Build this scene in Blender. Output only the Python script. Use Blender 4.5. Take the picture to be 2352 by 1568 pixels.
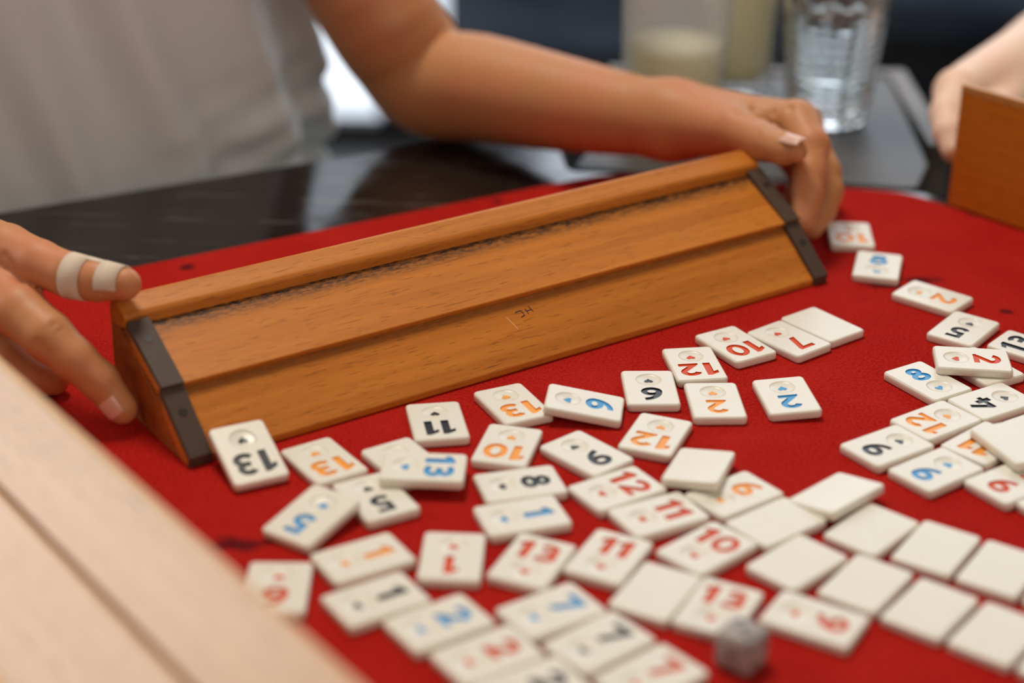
import bpy, bmesh, math, random
import numpy as np
from mathutils import Vector, Matrix
from mathutils.geometry import delaunay_2d_cdt
random.seed(4)
for o in list(bpy.data.objects): bpy.data.objects.remove(o)
SC = bpy.context.scene
COL = SC.collection
TOP = 0.75                       # height of the felt above the floor
CM = 0.01
def V(x, y, z=0.0):              # centimetres measured on the felt -> metres
    return Vector((x*CM, y*CM, TOP + z*CM))

# ------------------------------------------------------------------ camera
F_PX, PITCH, ROLL, CAM_H = 4284.70, 0.442248, 0.0171780, 31.849
cp, sp = math.cos(PITCH), math.sin(PITCH)
right = Vector((1, 0, 0)); up = Vector((0, sp, cp)); fwd = Vector((0, cp, -sp))
r_ = math.cos(ROLL)*right + math.sin(ROLL)*up
u_ = -math.sin(ROLL)*right + math.cos(ROLL)*up
cam = bpy.data.cameras.new('camera'); cam_o = bpy.data.objects.new('camera', cam); COL.objects.link(cam_o)
M = Matrix((r_, u_, -fwd)).transposed().to_4x4(); M.translation = V(0, 0, CAM_H)
cam_o.matrix_world = M
cam.sensor_width = 36.0; cam.sensor_fit = 'HORIZONTAL'; cam.lens = F_PX/2352*36
cam.clip_start = 0.01; cam.clip_end = 60
cam.dof.use_dof = True; cam.dof.focus_distance = 0.717; cam.dof.aperture_fstop = 4.1
SC.camera = cam_o
# ------------------------------------------------------------------ world, lights, exposure
w = bpy.data.worlds.new('room_light'); SC.world = w; w.use_nodes = True
bg = w.node_tree.nodes['Background']; bg.inputs[0].default_value = (1.0, 0.93, 0.84, 1); bg.inputs[1].default_value = 0.20
def area(name, loc, target, sx, sy, watts, color):
    l = bpy.data.lights.new(name, 'AREA'); l.shape = 'RECTANGLE'; l.size = sx; l.size_y = sy; l.energy = watts; l.color = color
    o = bpy.data.objects.new(name, l); COL.objects.link(o); o.location = loc
    o.rotation_euler = (Vector(target)-Vector(loc)).to_track_quat('-Z', 'Y').to_euler(); return o
area('ceiling_lamp', (-0.30, 1.20, 2.45), (0.02, 0.65, 0.75), 0.50, 0.50, 21.5, (1.0, 0.92, 0.81))
area('window_daylight', (-2.3, 1.15, 1.70), (0, 0.5, 0.75), 0.8, 1.1, 11, (1.0, 0.96, 0.92))
area('front_fill_light', (0.9, -1.05, 1.95), (-0.2, 0.9, 0.8), 1.2, 1.0, 9, (1.0, 0.83, 0.66))  # added fill lamp behind the camera, brightens the shirt and camera-facing sides
SC.view_settings.view_transform = 'Standard'; SC.view_settings.look = 'None'
SC.view_settings.exposure = 0.0; SC.view_settings.gamma = 1.0; SC.view_settings.use_curve_mapping = False

# ------------------------------------------------------------------ materials
def mat(name):
    m = bpy.data.materials.new(name); m.use_nodes = True
    return m, m.node_tree, m.node_tree.nodes['Principled BSDF']
def plain(name, col, rough=0.5, **kw):
    m, nt, b = mat(name)
    b.inputs['Base Color'].default_value = (*col, 1); b.inputs['Roughness'].default_value = rough
    for k, v in kw.items(): b.inputs[k.replace('_', ' ')].default_value = v
    return m
def node(nt, t, **kw):
    n = nt.nodes.new(t)
    for k, v in kw.items(): setattr(n, k, v)
    return n
def math_n(nt, op, a, b=None, clamp=False):
    n = node(nt, 'ShaderNodeMath', operation=op, use_clamp=clamp)
    for i, x in enumerate((a, b)):
        if x is None: continue
        if isinstance(x, (int, float)): n.inputs[i].default_value = x
        else: nt.links.new(x, n.inputs[i])
    return n.outputs[0]
def mix(nt, fac, a, b, mode='MIX'):
    n = node(nt, 'ShaderNodeMix', data_type='RGBA', blend_type=mode)
    for sock, x in ((n.inputs[0], fac), (n.inputs[6], a), (n.inputs[7], b)):
        if isinstance(x, (int, float)): sock.default_value = x
        elif isinstance(x, tuple): sock.default_value = (*x, 1)
        else: nt.links.new(x, sock)
    return n.outputs[2]
def noise(nt, vec, scale, detail=3, rough=0.5):
    n = node(nt, 'ShaderNodeTexNoise'); n.inputs['Scale'].default_value = scale
    n.inputs['Detail'].default_value = detail; n.inputs['Roughness'].default_value = rough
    nt.links.new(vec, n.inputs['Vector']); return n.outputs['Fac']
def scaled(nt, vec, s):
    n = node(nt, 'ShaderNodeVectorMath', operation='MULTIPLY'); nt.links.new(vec, n.inputs[0]); n.inputs[1].default_value = s
    return n.outputs[0]
def rng(nt, x, a, b, c=0.0, d=1.0):
    n = node(nt, 'ShaderNodeMapRange'); n.interpolation_type = 'SMOOTHSTEP'
    nt.links.new(x, n.inputs[0])
    for i, v in enumerate((a, b, c, d)): n.inputs[i+1].default_value = v
    return n.outputs[0]
def bump(nt, b, h, strength, dist):
    n = node(nt, 'ShaderNodeBump'); n.inputs['Strength'].default_value = strength; n.inputs['Distance'].default_value = dist
    nt.links.new(h, n.inputs['Height']); nt.links.new(n.outputs[0], b.inputs['Normal'])

def felt_mat():
    m, nt, b = mat('red_felt'); tc = node(nt, 'ShaderNodeTexCoord').outputs['Object']
    fine = noise(nt, tc, 900, 3, 0.6); big = noise(nt, tc, 22, 4, 0.6); mid = noise(nt, tc, 160, 2)
    c = mix(nt, rng(nt, fine, 0.35, 0.65), (0.31, 0.007, 0.005), (0.48, 0.016, 0.010))
    c = mix(nt, rng(nt, big, 0.35, 0.7, 0.0, 0.35), c, (0.52, 0.024, 0.016))
    warp = math_n(nt, 'MULTIPLY', math_n(nt, 'SUBTRACT', mid, 0.5), 0.012)
    fac = None
    for (x, y, rx, ry) in STAINS:                  # ink and dirt spots worn into the felt
        mp = node(nt, 'ShaderNodeVectorMath', operation='SUBTRACT'); nt.links.new(tc, mp.inputs[0]); mp.inputs[1].default_value = (x*CM, y*CM, 0)
        s = scaled(nt, mp.outputs[0], (1/(rx*CM), 1/(ry*CM), 0))
        ln = node(nt, 'ShaderNodeVectorMath', operation='LENGTH'); nt.links.new(s, ln.inputs[0])
        d = math_n(nt, 'ADD', ln.outputs['Value'], math_n(nt, 'MULTIPLY', warp, 130))
        k = rng(nt, d, 0.2, 1.1, 0.8, 0.0)
        fac = k if fac is None else math_n(nt, 'MAXIMUM', fac, k)
    c = mix(nt, fac, c, (0.035, 0.006, 0.010))
    nt.links.new(c, b.inputs['Base Color']); b.inputs['Roughness'].default_value = 0.95; b.inputs['Specular IOR Level'].default_value = 0.05
    bump(nt, b, math_n(nt, 'ADD', fine, math_n(nt, 'MULTIPLY', mid, 0.4)), 0.65, 0.0012)
    return m
def wood_mat(name, light, dark, rough, dirt=None, coat=0.0):
    m, nt, b = mat(name); tc = node(nt, 'ShaderNodeTexCoord').outputs['Object']
    g = noise(nt, scaled(nt, tc, (7, 190, 190)), 1.0, 4, 0.6)
    fl = noise(nt, scaled(nt, tc, (130, 1300, 1300)), 1.0, 1, 0.4)
    streak = noise(nt, scaled(nt, tc, (3, 55, 55)), 1.0, 2)
    c = mix(nt, rng(nt, g, 0.3, 0.7), dark, light)
    c = mix(nt, rng(nt, streak, 0.4, 0.75, 0, 0.35), c, tuple(x*1.18 for x in light))
    c = mix(nt, rng(nt, fl, 0.60, 0.72, 0.0, 0.42), c, tuple(x*0.36 for x in dark))
    sp_ = noise(nt, scaled(nt, tc, (38, 330, 330)), 1.0, 0)
    c = mix(nt, rng(nt, sp_, 0.86, 0.91, 0.0, 0.85), c, (0.06, 0.022, 0.008))
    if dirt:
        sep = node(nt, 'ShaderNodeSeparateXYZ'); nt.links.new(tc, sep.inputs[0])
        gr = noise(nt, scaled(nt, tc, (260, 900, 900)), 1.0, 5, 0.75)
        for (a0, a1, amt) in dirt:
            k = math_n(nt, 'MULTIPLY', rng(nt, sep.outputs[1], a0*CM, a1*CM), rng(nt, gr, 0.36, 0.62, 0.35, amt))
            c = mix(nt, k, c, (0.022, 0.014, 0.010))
    nt.links.new(c, b.inputs['Base Color']); b.inputs['Roughness'].default_value = rough
    b.inputs['Specular IOR Level'].default_value = 0.32; b.inputs['Coat Weight'].default_value = coat; b.inputs['Coat Roughness'].default_value = 0.12
    bump(nt, b, math_n(nt, 'SUBTRACT', g, math_n(nt, 'MULTIPLY', rng(nt, fl, 0.63, 0.72), 0.8)), 0.12, 0.0006)
    return m
def tile_mat():
    m, nt, b = mat('ivory_plastic'); tc = node(nt, 'ShaderNodeTexCoord').outputs['Object']
    n1 = noise(nt, tc, 130, 3)
    nt.links.new(mix(nt, n1, (0.785, 0.735, 0.63), (0.825, 0.78, 0.68)), b.inputs['Base Color'])
    b.inputs['Roughness'].default_value = 0.30; b.inputs['Specular IOR Level'].default_value = 0.42
    b.inputs['Subsurface Weight'].default_value = 0.12; b.inputs['Subsurface Radius'].default_value = (1.0, 0.7, 0.45); b.inputs['Subsurface Scale'].default_value = 0.0025
    return m
def skin_mat(name, base, ruddy, rough=0.5):
    m, nt, b = mat(name); tc = node(nt, 'ShaderNodeTexCoord').outputs['Object']
    n1 = noise(nt, tc, 28, 3); n2 = noise(nt, tc, 700, 2)
    nt.links.new(mix(nt, rng(nt, n1, 0.35, 0.7), base, ruddy), b.inputs['Base Color'])
    b.inputs['Roughness'].default_value = rough; b.inputs['Specular IOR Level'].default_value = 0.35
    b.inputs['Subsurface Weight'].default_value = 0.15; b.inputs['Subsurface Radius'].default_value = (1.0, 0.35, 0.18); b.inputs['Subsurface Scale'].default_value = 0.004
    bump(nt, b, n2, 0.10, 0.0006)
    return m
def table_mat():
    m, nt, b = mat('glossy_black_tabletop'); tc = node(nt, 'ShaderNodeTexCoord').outputs['Object']
    n1 = noise(nt, scaled(nt, tc, (14, 30, 30)), 1.0, 5, 0.65); n2 = noise(nt, tc, 9, 3)
    sc = noise(nt, scaled(nt, tc, (18, 160, 60)), 1.0, 5, 0.7)
    c = mix(nt, rng(nt, n2, 0.35, 0.7), (0.007, 0.006, 0.006), (0.018, 0.013, 0.010))
    c = mix(nt, rng(nt, sc, 0.56, 0.70, 0, 0.5), c, (0.22, 0.195, 0.17))
    nt.links.new(c, b.inputs['Base Color'])
    nt.links.new(rng(nt, n1, 0.3, 0.8, 0.07, 0.24), b.inputs['Roughness']); b.inputs['Specular IOR Level'].default_value = 0.38
    return m
def cloth_mat(name, c1, c2, scale=900, rough=0.9):
    m, nt, b = mat(name); tc = node(nt, 'ShaderNodeTexCoord').outputs['Object']
    n1 = noise(nt, tc, scale, 2); n2 = noise(nt, tc, 9, 3)
    nt.links.new(mix(nt, rng(nt, n2, 0.3, 0.7), c1, c2), b.inputs['Base Color'])
    b.inputs['Roughness'].default_value = rough; b.inputs['Specular IOR Level'].default_value = 0.15
    bump(nt, b, n1, 0.25, 0.0008); return m
STAINS = [(-8.83, 51.6, 1.3, 0.55), (-7.5, 51.9, 0.55, 0.4), (-9.53, 57.06, 0.35, 0.3), (-10.4, 59.4, 0.4, 0.3), (17.6, 74.2, 1.15, 0.42),
          (16.0, 73.45, 1.1, 0.38), (-14.09, 74.2, 0.5, 0.42), (-0.86, 82.8, 0.4, 0.45), (21.7, 82.2, 0.5, 0.5), (20.6, 71.0, 0.35, 0.3)]
FELT = felt_mat()
BEECH = wood_mat('oiled_beech', (0.61, 0.205, 0.026), (0.48, 0.145, 0.014), 0.42)
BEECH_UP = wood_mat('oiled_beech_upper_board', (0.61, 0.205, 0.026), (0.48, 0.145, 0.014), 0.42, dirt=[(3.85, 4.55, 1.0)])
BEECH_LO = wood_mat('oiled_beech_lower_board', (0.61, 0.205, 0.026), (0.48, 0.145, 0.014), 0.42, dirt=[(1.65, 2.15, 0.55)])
BEECH_END = wood_mat('dark_beech_end_grain', (0.40, 0.135, 0.030), (0.28, 0.085, 0.018), 0.45)
BEECH_GLOSS = wood_mat('varnished_pale_beech', (0.80, 0.525, 0.31), (0.73, 0.45, 0.245), 0.30, coat=0.6)
BEECH_ORANGE = wood_mat('varnished_orange_beech', (0.62, 0.205, 0.020), (0.52, 0.155, 0.012), 0.35)
BEECH_WORN = wood_mat('worn_pale_edge', (0.68, 0.38, 0.14), (0.50, 0.20, 0.04), 0.4)
RUBBER = plain('brown_plastic', (0.080, 0.050, 0.036), 0.5, Specular_IOR_Level=0.3)
SCREW = plain('dark_screw_cap', (0.030, 0.020, 0.016), 0.4)
TILE = tile_mat()
INK = {'k': plain('black_enamel', (0.012, 0.012, 0.014), 0.32, Specular_IOR_Level=0.3), 'r': plain('red_enamel', (0.68, 0.062, 0.003), 0.4, Specular_IOR_Level=0.25),
       'o': plain('orange_enamel', (0.92, 0.36, 0.050), 0.35, Specular_IOR_Level=0.25), 'b': plain('blue_enamel', (0.060, 0.33, 0.66), 0.35, Specular_IOR_Level=0.25)}
SKIN = skin_mat('warm_brown_skin', (0.55, 0.245, 0.100), (0.60, 0.225, 0.100))
SKIN_PALE = skin_mat('pale_skin', (0.92, 0.66, 0.50), (0.94, 0.60, 0.46))
NAIL = plain('fingernail', (0.72, 0.40, 0.31), 0.25)
NAIL_PALE = plain('fingernail_tip', (0.70, 0.41, 0.31), 0.3)
BANDAGE = cloth_mat('adhesive_bandage', (0.66, 0.52, 0.40), (0.72, 0.58, 0.46), 1500)
SHIRT = cloth_mat('light_grey_cotton', (0.83, 0.885, 0.91), (0.88, 0.93, 0.95))
TABLE = table_mat()
GREYTOP = cloth_mat('matt_dark_grey_tabletop', (0.052, 0.044, 0.036), (0.072, 0.062, 0.052), 120, 0.45)
GREYTOP.node_tree.nodes['Principled BSDF'].inputs['Specular IOR Level'].default_value = 0.35
TABLE_RIM = plain('worn_grey_edge', (0.16, 0.145, 0.13), 0.5)
DARKMETAL = plain('black_painted_metal', (0.010, 0.010, 0.012), 0.4)
NAVY = cloth_mat('navy_upholstery', (0.020, 0.030, 0.048), (0.040, 0.052, 0.072), 300)
PEN = plain('black_pen', (0.012, 0.012, 0.03), 0.5)
SCRATCH = plain('pale_scratch', (0.78, 0.50, 0.28), 0.6)

# ------------------------------------------------------------------ helpers
def mesh_obj(name, verts, faces, m, parent=None, smooth=False, bevel=0.0, seg=2):
    me = bpy.data.meshes.new(name)
    me.from_pydata([tuple(v) for v in verts], [], faces)
    bm = bmesh.new(); bm.from_mesh(me)
    bmesh.ops.recalc_face_normals(bm, faces=bm.faces)
    if bevel: bmesh.ops.bevel(bm, geom=[e for e in bm.edges if e.calc_face_angle(0) > 0.3], offset=bevel, segments=seg, affect='EDGES', profile=0.5)
    bm.to_mesh(me); bm.free()
    if smooth: me.polygons.foreach_set('use_smooth', [True]*len(me.polygons))
    me.materials.append(m)
    o = bpy.data.objects.new(name, me); COL.objects.link(o)
    if parent: o.parent = parent
    return o
def thing(name, label, cat, matrix=None, group=None):
    o = bpy.data.objects.new(name, None); o.empty_display_size = 0.02; COL.objects.link(o)
    if matrix is not None: o.matrix_world = matrix
    o['label'] = label; o['category'] = cat
    if group: o['group'] = group
    return o
def tag(o, label, cat, group=None):
    o['label'] = label; o['category'] = cat
    if group: o['group'] = group
    return o
def structure(o): o['kind'] = 'structure'; return o
def extrude(name, poly, s0, s1, m, parent=None, bevel=0.0):      # profile (n, z) in cm swept along x
    k = len(poly)
    vs = [(s0*CM, p[0]*CM, p[1]*CM) for p in poly] + [(s1*CM, p[0]*CM, p[1]*CM) for p in poly]
    fs = [tuple(range(k)), tuple(range(2*k-1, k-1, -1))] + [(i, i+k, (i+1) % k+k, (i+1) % k) for i in range(k)]
    return mesh_obj(name, vs, fs, m, parent, bevel=bevel*CM)
def box(name, x0, x1, y0, y1, z0, z1, m, parent=None, bevel=0.0):
    vs = [(x, y, z) for x in (x0, x1) for y in (y0, y1) for z in (z0, z1)]
    fs = [(0, 1, 3, 2), (4, 6, 7, 5), (0, 4, 5, 1), (2, 3, 7, 6), (0, 2, 6, 4), (1, 5, 7, 3)]
    return mesh_obj(name, vs, fs, m, parent, bevel=bevel)
def prism(name, pts, z0, z1, m, parent=None, bevel=0.0):
    k = len(pts)
    vs = [(p[0], p[1], z0) for p in pts] + [(p[0], p[1], z1) for p in pts]
    fs = [tuple(range(k-1, -1, -1)), tuple(range(k, 2*k))] + [(i, (i+1) % k, (i+1) % k+k, i+k) for i in range(k)]
    return mesh_obj(name, vs, fs, m, parent, bevel=bevel)
def rounded_poly(pts, rads, seg=8):
    out = []; n = len(pts)
    for i in range(n):
        p = Vector(pts[i]); a = (Vector(pts[i-1])-p).normalized(); b = (Vector(pts[(i+1) % n])-p).normalized()
        ang = a.angle(b); rr = rads[i]; d = rr/math.tan(ang/2); c = p+(a+b).normalized()*(rr/math.sin(ang/2))
        p0 = p+a*d-c; p1 = p+b*d-c
        a0 = math.atan2(p0.y, p0.x); da = (math.atan2(p1.y, p1.x)-a0+math.pi) % (2*math.pi)-math.pi
        for k in range(seg+1):
            t = a0+da*k/seg; out.append((c.x+rr*math.cos(t), c.y+rr*math.sin(t)))
    return out
def lathe(name, prof, m, parent=None, seg=64, rib=None, smooth=True, closed=False):   # prof: (r, z) metres
    vs, fs = [], []
    for (r, z) in prof:
        for k in range(seg):
            a = 2*math.pi*k/seg; rr = r
            if rib: rr = rib(r, z, a)
            vs.append((rr*math.cos(a), rr*math.sin(a), z))
    n = len(prof)
    for i in range(n-1 if not closed else n):
        j = (i+1) % n
        for k in range(seg):
            k2 = (k+1) % seg; fs.append((i*seg+k, i*seg+k2, j*seg+k2, j*seg+k))
    if not closed:
        fs.append(tuple(range(seg-1, -1, -1))); fs.append(tuple((n-1)*seg+k for k in range(seg)))
    return mesh_obj(name, vs, fs, m, parent, smooth=smooth)

# signed distance bodies -> one continuous surface (surface nets, then projection on the true surface)
def seg_d(p, a, b):
    pa = p-np.array(a[:3], np.float32); ba = np.array(b[:3], np.float32)-np.array(a[:3], np.float32)
    t = np.clip(pa@ba/max(float(ba@ba), 1e-9), 0, 1)
    return np.sqrt(((pa-t[:, None]*ba)**2).sum(1))-(a[3]+(b[3]-a[3])*t)
def smin(a, b, k):
    h = np.maximum(k-np.abs(a-b), 0)/k
    return np.minimum(a, b)-h*h*k*0.25
def limb_field(base, palm, fingers, creases=(), kp=0.9, kf=0.5):
    B = [np.array(q, float) for q in base]; B = [2*B[0]-B[1]]+B+[2*B[-1]-B[-2]]; dense = []
    for i in range(1, len(B)-2):
        for k in range(4):
            t = k/4; p0, p1, p2, p3 = B[i-1:i+3]
            dense.append(tuple(0.5*(2*p1+(p2-p0)*t+(2*p0-5*p1+4*p2-p3)*t*t+(3*p1-p0-3*p2+p3)*t**3)))
    dense.append(tuple(B[-2]))
    def f(p):
        d = None
        for a, b in zip(dense[:-1], dense[1:]):
            s = seg_d(p, a, b); d = s if d is None else np.minimum(d, s)
        pd = None
        for a, b in palm:
            s = seg_d(p, a, b); pd = s if pd is None else smin(pd, s, kp)
        d = smin(d, pd, 0.7); out = d
        for ch in fingers:
            c = None
            for a, b in zip(ch[:-1], ch[1:]):
                s = seg_d(p, a, b); c = s if c is None else smin(c, s, 0.18)
            out = np.minimum(out, smin(d, c, kf))
        for (a, b, dep, wd) in creases:
            out = out+dep*np.exp(-(seg_d(p, (*a, 0), (*b, 0))/wd)**2)
        return out
    return f
def surface(f, lo, hi, h):
    lo = np.array(lo, np.float32); hi = np.array(hi, np.float32); K = 4
    nc = np.ceil((hi-lo)/(h*K)).astype(int)+1
    g = np.stack(np.meshgrid(*[np.arange(n) for n in nc], indexing='ij'), -1).reshape(-1, 3)
    cv = f((lo+(g+0.5)*h*K).astype(np.float32)).reshape(nc)
    near = np.abs(cv) < h*K*1.6
    val = np.repeat(np.repeat(np.repeat(np.where(cv < 0, -9., 9.).astype(np.float32), K, 0), K, 1), K, 2)
    idx = np.argwhere(np.repeat(np.repeat(np.repeat(near, K, 0), K, 1), K, 2))
    pts = (lo+(idx+0.5)*h).astype(np.float32)
    vv = np.concatenate([f(pts[i:i+200000]) for i in range(0, len(pts), 200000)])
    val[idx[:, 0], idx[:, 1], idx[:, 2]] = vv
    s = val < 0; n = np.array(val.shape)-1
    cnt = np.zeros(n, np.int8)
    offs = [(i, j, k) for i in (0, 1) for j in (0, 1) for k in (0, 1)]
    for (i, j, k) in offs: cnt += s[i:i+n[0], j:j+n[1], k:k+n[2]]
    act = np.argwhere((cnt > 0) & (cnt < 8)); ids = -np.ones(n, np.int32); ids[act[:, 0], act[:, 1], act[:, 2]] = np.arange(len(act))
    acc = np.zeros((len(act), 3)); num = np.zeros(len(act))
    for o in offs:
        for ax in range(3):
            if o[ax]: continue
            o2 = list(o); o2[ax] = 1
            a = val[act[:, 0]+o[0], act[:, 1]+o[1], act[:, 2]+o[2]]; b = val[act[:, 0]+o2[0], act[:, 1]+o2[1], act[:, 2]+o2[2]]
            m = (a < 0) != (b < 0); t = np.where(m, a/np.where(m, a-b, 1), 0)
            q = np.array(o, float)[None].repeat(len(act), 0); q[:, ax] += t
            acc += q*m[:, None]; num += m
    P = (lo+(act+0.5+acc/num[:, None])*h)
    for _ in range(3):                                # Newton steps on to the exact surface
        p = P.astype(np.float32); v0 = f(p); e = 0.03; gr = np.stack([f(p+np.eye(3, dtype=np.float32)[i]*e)-v0 for i in range(3)], 1)/e
        P = P-np.clip((v0/np.maximum((gr**2).sum(1), 0.2)), -h, h)[:, None]*gr
    quads = []
    for ax in range(3):
        sl0 = [slice(None)]*3; sl1 = [slice(None)]*3; sl0[ax] = slice(0, -1); sl1[ax] = slice(1, None)
        d = s[tuple(sl0)].astype(np.int8)-s[tuple(sl1)].astype(np.int8)
        e = np.argwhere(d != 0); dv = d[e[:, 0], e[:, 1], e[:, 2]]
        b, c = (ax+1) % 3, (ax+2) % 3
        ok = (e[:, b] > 0) & (e[:, c] > 0) & (e[:, b] < n[b]) & (e[:, c] < n[c]); e = e[ok]; dv = dv[ok]
        def cell(db, dc):
            q = e.copy(); q[:, b] += db; q[:, c] += dc; return ids[q[:, 0], q[:, 1], q[:, 2]]
        Q = np.stack([cell(-1, -1), cell(0, -1), cell(0, 0), cell(-1, 0)], 1)
        Q[dv < 0] = Q[dv < 0][:, ::-1]; quads.append(Q)
    return P, np.concatenate(quads)
def sdf_obj(name, pieces, m, parent, origin):
    VV, FF, off = [], [], 0
    for (P, Q) in pieces:
        VV.append(P); FF.append(Q+off); off += len(P)
    P = np.concatenate(VV)*CM+np.array([0, 0, TOP])-np.array(origin); Q = np.concatenate(FF)
    me = bpy.data.meshes.new(name); me.from_pydata(P.tolist(), [], Q.tolist())
    me.polygons.foreach_set('use_smooth', [True]*len(me.polygons)); me.materials.append(m)
    o = bpy.data.objects.new(name, me); COL.objects.link(o); o.parent = parent; return o

# ------------------------------------------------------------------ the room
structure(box('floor', -2.6, 2.6, -0.6, 3.2, -0.05, 0.0, plain('dark_floor_tiles', (0.085, 0.09, 0.098), 0.35)))
WALL = plain('dark_navy_wall', (0.030, 0.038, 0.052), 0.6)
WY = 3.05
def glow(name, col, st):
    m, nt, b = mat(name); b.inputs['Base Color'].default_value = (*col, 1); b.inputs['Emission Color'].default_value = (*col, 1); b.inputs['Emission Strength'].default_value = st
    return m
PANE = glow('daylit_pane', (0.80, 0.89, 1.0), 3.2)
PANE2 = glow('daylit_door_pane', (0.80, 0.89, 1.0), 1.25)
# back wall in pieces around its openings: door at x -0.36..-0.11, window at x -0.05..2.0 above 1.15
for k, (x0, x1, z0, z1) in enumerate([(-2.6, -1.9, 0, 2.8), (-1.9, -0.8, 0, 1.15), (-1.9, -0.8, 2.45, 2.8), (-0.8, -0.56, 0, 2.8), (-0.56, -0.08, 2.3, 2.8), (-0.08, 0.0, 0, 2.8),
                                      (0.0, 1.9, 0, 1.15), (0.0, 1.9, 2.45, 2.8), (1.9, 2.6, 0, 2.8)]):
    structure(box('wall_back', x0, x1, WY, WY+0.08, z0, z1, WALL))
def window(name, x0, x1, z0, z1, pane, bars):
    w_ = thing(name, 'bright daylit window', 'window', Matrix.Translation((x0, WY, z0))); del w_['label']; del w_['category']; structure(w_)
    W_, H_ = x1-x0, z1-z0
    p = box('pane', 0.0, W_, 0.03, 0.045, 0.0, H_, pane, w_)
    for (a, b, c, d) in [(0, 0.04, 0, H_), (W_-0.04, W_, 0, H_), (0.04, W_-0.04, 0, 0.04), (0.04, W_-0.04, H_-0.04, H_)]+[(W_*t-0.018, W_*t+0.018, 0.04, H_-0.04) for t in bars]:
        box('frame_bar', a, b, -0.005, 0.029, c, d, DARKMETAL, w_)
    return w_
window('window_1', 0.0, 1.9, 1.15, 2.45, PANE, (0.33, 0.67))
window('window_2', -1.9, -0.8, 1.15, 2.45, PANE, (0.5,))
window('door_1', -0.56, -0.08, 0.0, 2.3, PANE2, (0.72,))
for k, x in enumerate((0.135, 0.52, 0.98)):           # wainscot battens
    structure(box('trim_%d' % (k+1), x, x+0.035, WY-0.015, WY, 0.0, 1.12, DARKMETAL))

def chair(x, y, rz, label, W_=0.40):
    t = thing('dining_chair', label, 'chair', Matrix.Translation((x, y, 0)) @ Matrix.Rotation(rz, 4, 'Z'), 'dark chairs in the blurred background')
    box('seat', -W_/2, W_/2, -0.2, 0.2, 0.40, 0.455, NAVY, t, 0.015)
    box('seat_frame', -W_/2+0.01, W_/2-0.01, -0.19, 0.19, 0.365, 0.40, DARKMETAL, t)
    for sx in (-1, 1):
        for sy in (-1, 1):
            x0 = sx*(W_/2-0.03)
            prism('leg', [(x0-0.016, sy*0.17-0.016), (x0+0.016, sy*0.17-0.016), (x0+0.016, sy*0.17+0.016), (x0-0.016, sy*0.17+0.016)], 0.0, 0.365, DARKMETAL, t)
    for sx in (-1, 1): box('back_post', sx*(W_/2-0.03)-0.014, sx*(W_/2-0.03)+0.014, 0.17, 0.195, 0.455, 0.80, DARKMETAL, t)
    box('backrest', -W_/2+0.01, W_/2-0.01, 0.165, 0.20, 0.56, 0.82, NAVY, t, 0.012)
    return t
chair(0.095, 2.30, 0.04, 'navy chair in the blurred background between forearm and ribbed glass', 0.36)
chair(0.66, 2.50, -0.06, 'dark navy chair blurred behind the right tumbler')
chair(0.86, 1.85, 0.35, 'black and navy chair in the dark upper right corner', 0.5)

# ------------------------------------------------------------------ tables and felt
tab = thing('game_table', 'glossy black game table under the red felt mat', 'table', Matrix.Translation((0.06, 0.55, 0)))
def off(pts): return [(x*CM-0.06, y*CM-0.55) for x, y in pts]
FELT_POLY = rounded_poly([(-16.0-14.6, 74.28-8.77), (4.9, 87.05), (18.9, 84.95), (34.5, 68.5), (33, 22), (10, -2), (-14, 10), (-40, 50)], [8, 4.5, 3.5, 6, 6, 6, 6, 6])
TOP_POLY = rounded_poly([(-52, 65.1), (-24, 80.92), (-1.2, 93.7), (2.4, 91.5), (2.8, 87.9), (6.9, 87.5), (12.4, 87.0), (20.0, 85.7), (42, 64), (42, 18), (14, -8), (-20, 2), (-56, 45)], [2, 30, 2, 0.6, 0.6, 0.5, 0.5, 1.5, 4, 4, 4, 4, 4])
prism('tabletop', off(TOP_POLY), TOP-0.035, TOP-0.0025, TABLE, tab, bevel=0.002)
box('apron', -0.30, 0.16, -0.28, 0.10, TOP-0.115, TOP-0.035, DARKMETAL, tab)
for (x, y) in ((-0.27, -0.25), (0.13, -0.25), (-0.27, 0.07), (0.13, 0.07)):
    prism('leg', [(x-0.025, y-0.025), (x+0.025, y-0.025), (x+0.025, y+0.025), (x-0.025, y+0.025)], 0, TOP-0.115, DARKMETAL, tab)
fm = prism('felt_mat', [(x*CM, y*CM) for x, y in FELT_POLY], -0.0025, 0.0, FELT, None)
fm.location = (0, 0, TOP); tag(fm, 'worn red felt playing mat with cut corners lying on the black table', 'mat')
sd = thing('side_table', 'dark glossy side table carrying the drinking glasses', 'table', Matrix.Translation((0.1, 1.0, 0)))
prism('tabletop', [(x*CM-0.1, y*CM-1.0) for x, y in rounded_poly([(2.9, 88.3), (6.9, 87.9), (12.4, 87.4), (19.8, 86.2), (21.0, 89.7), (21.6, 104.8), (5.4, 104.8), (5.0, 95.0)], [0.5, 0.5, 0.5, 0.5, 0.5, 0.5, 0.5, 1], 3)], TOP-0.03, TOP-0.0028, GREYTOP, sd, bevel=0.001)
box('edge_strip', 0.2160-0.1, 0.2270-0.1, -0.075, 0.047, TOP-0.03, TOP-0.0015, TABLE_RIM, sd)
box('edge_strip', 0.054-0.1, 0.2270-0.1, 0.047, 0.057, TOP-0.03, TOP-0.0015, TABLE_RIM, sd)
for (x, y) in ((0.0, -0.07), (0.09, -0.07), (0.0, 0.04), (0.09, 0.04)):
    prism('leg', [(x-0.018, y-0.018), (x+0.018, y-0.018), (x+0.018, y+0.018), (x-0.018, y+0.018)], 0, TOP-0.03, DARKMETAL, sd)

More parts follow.
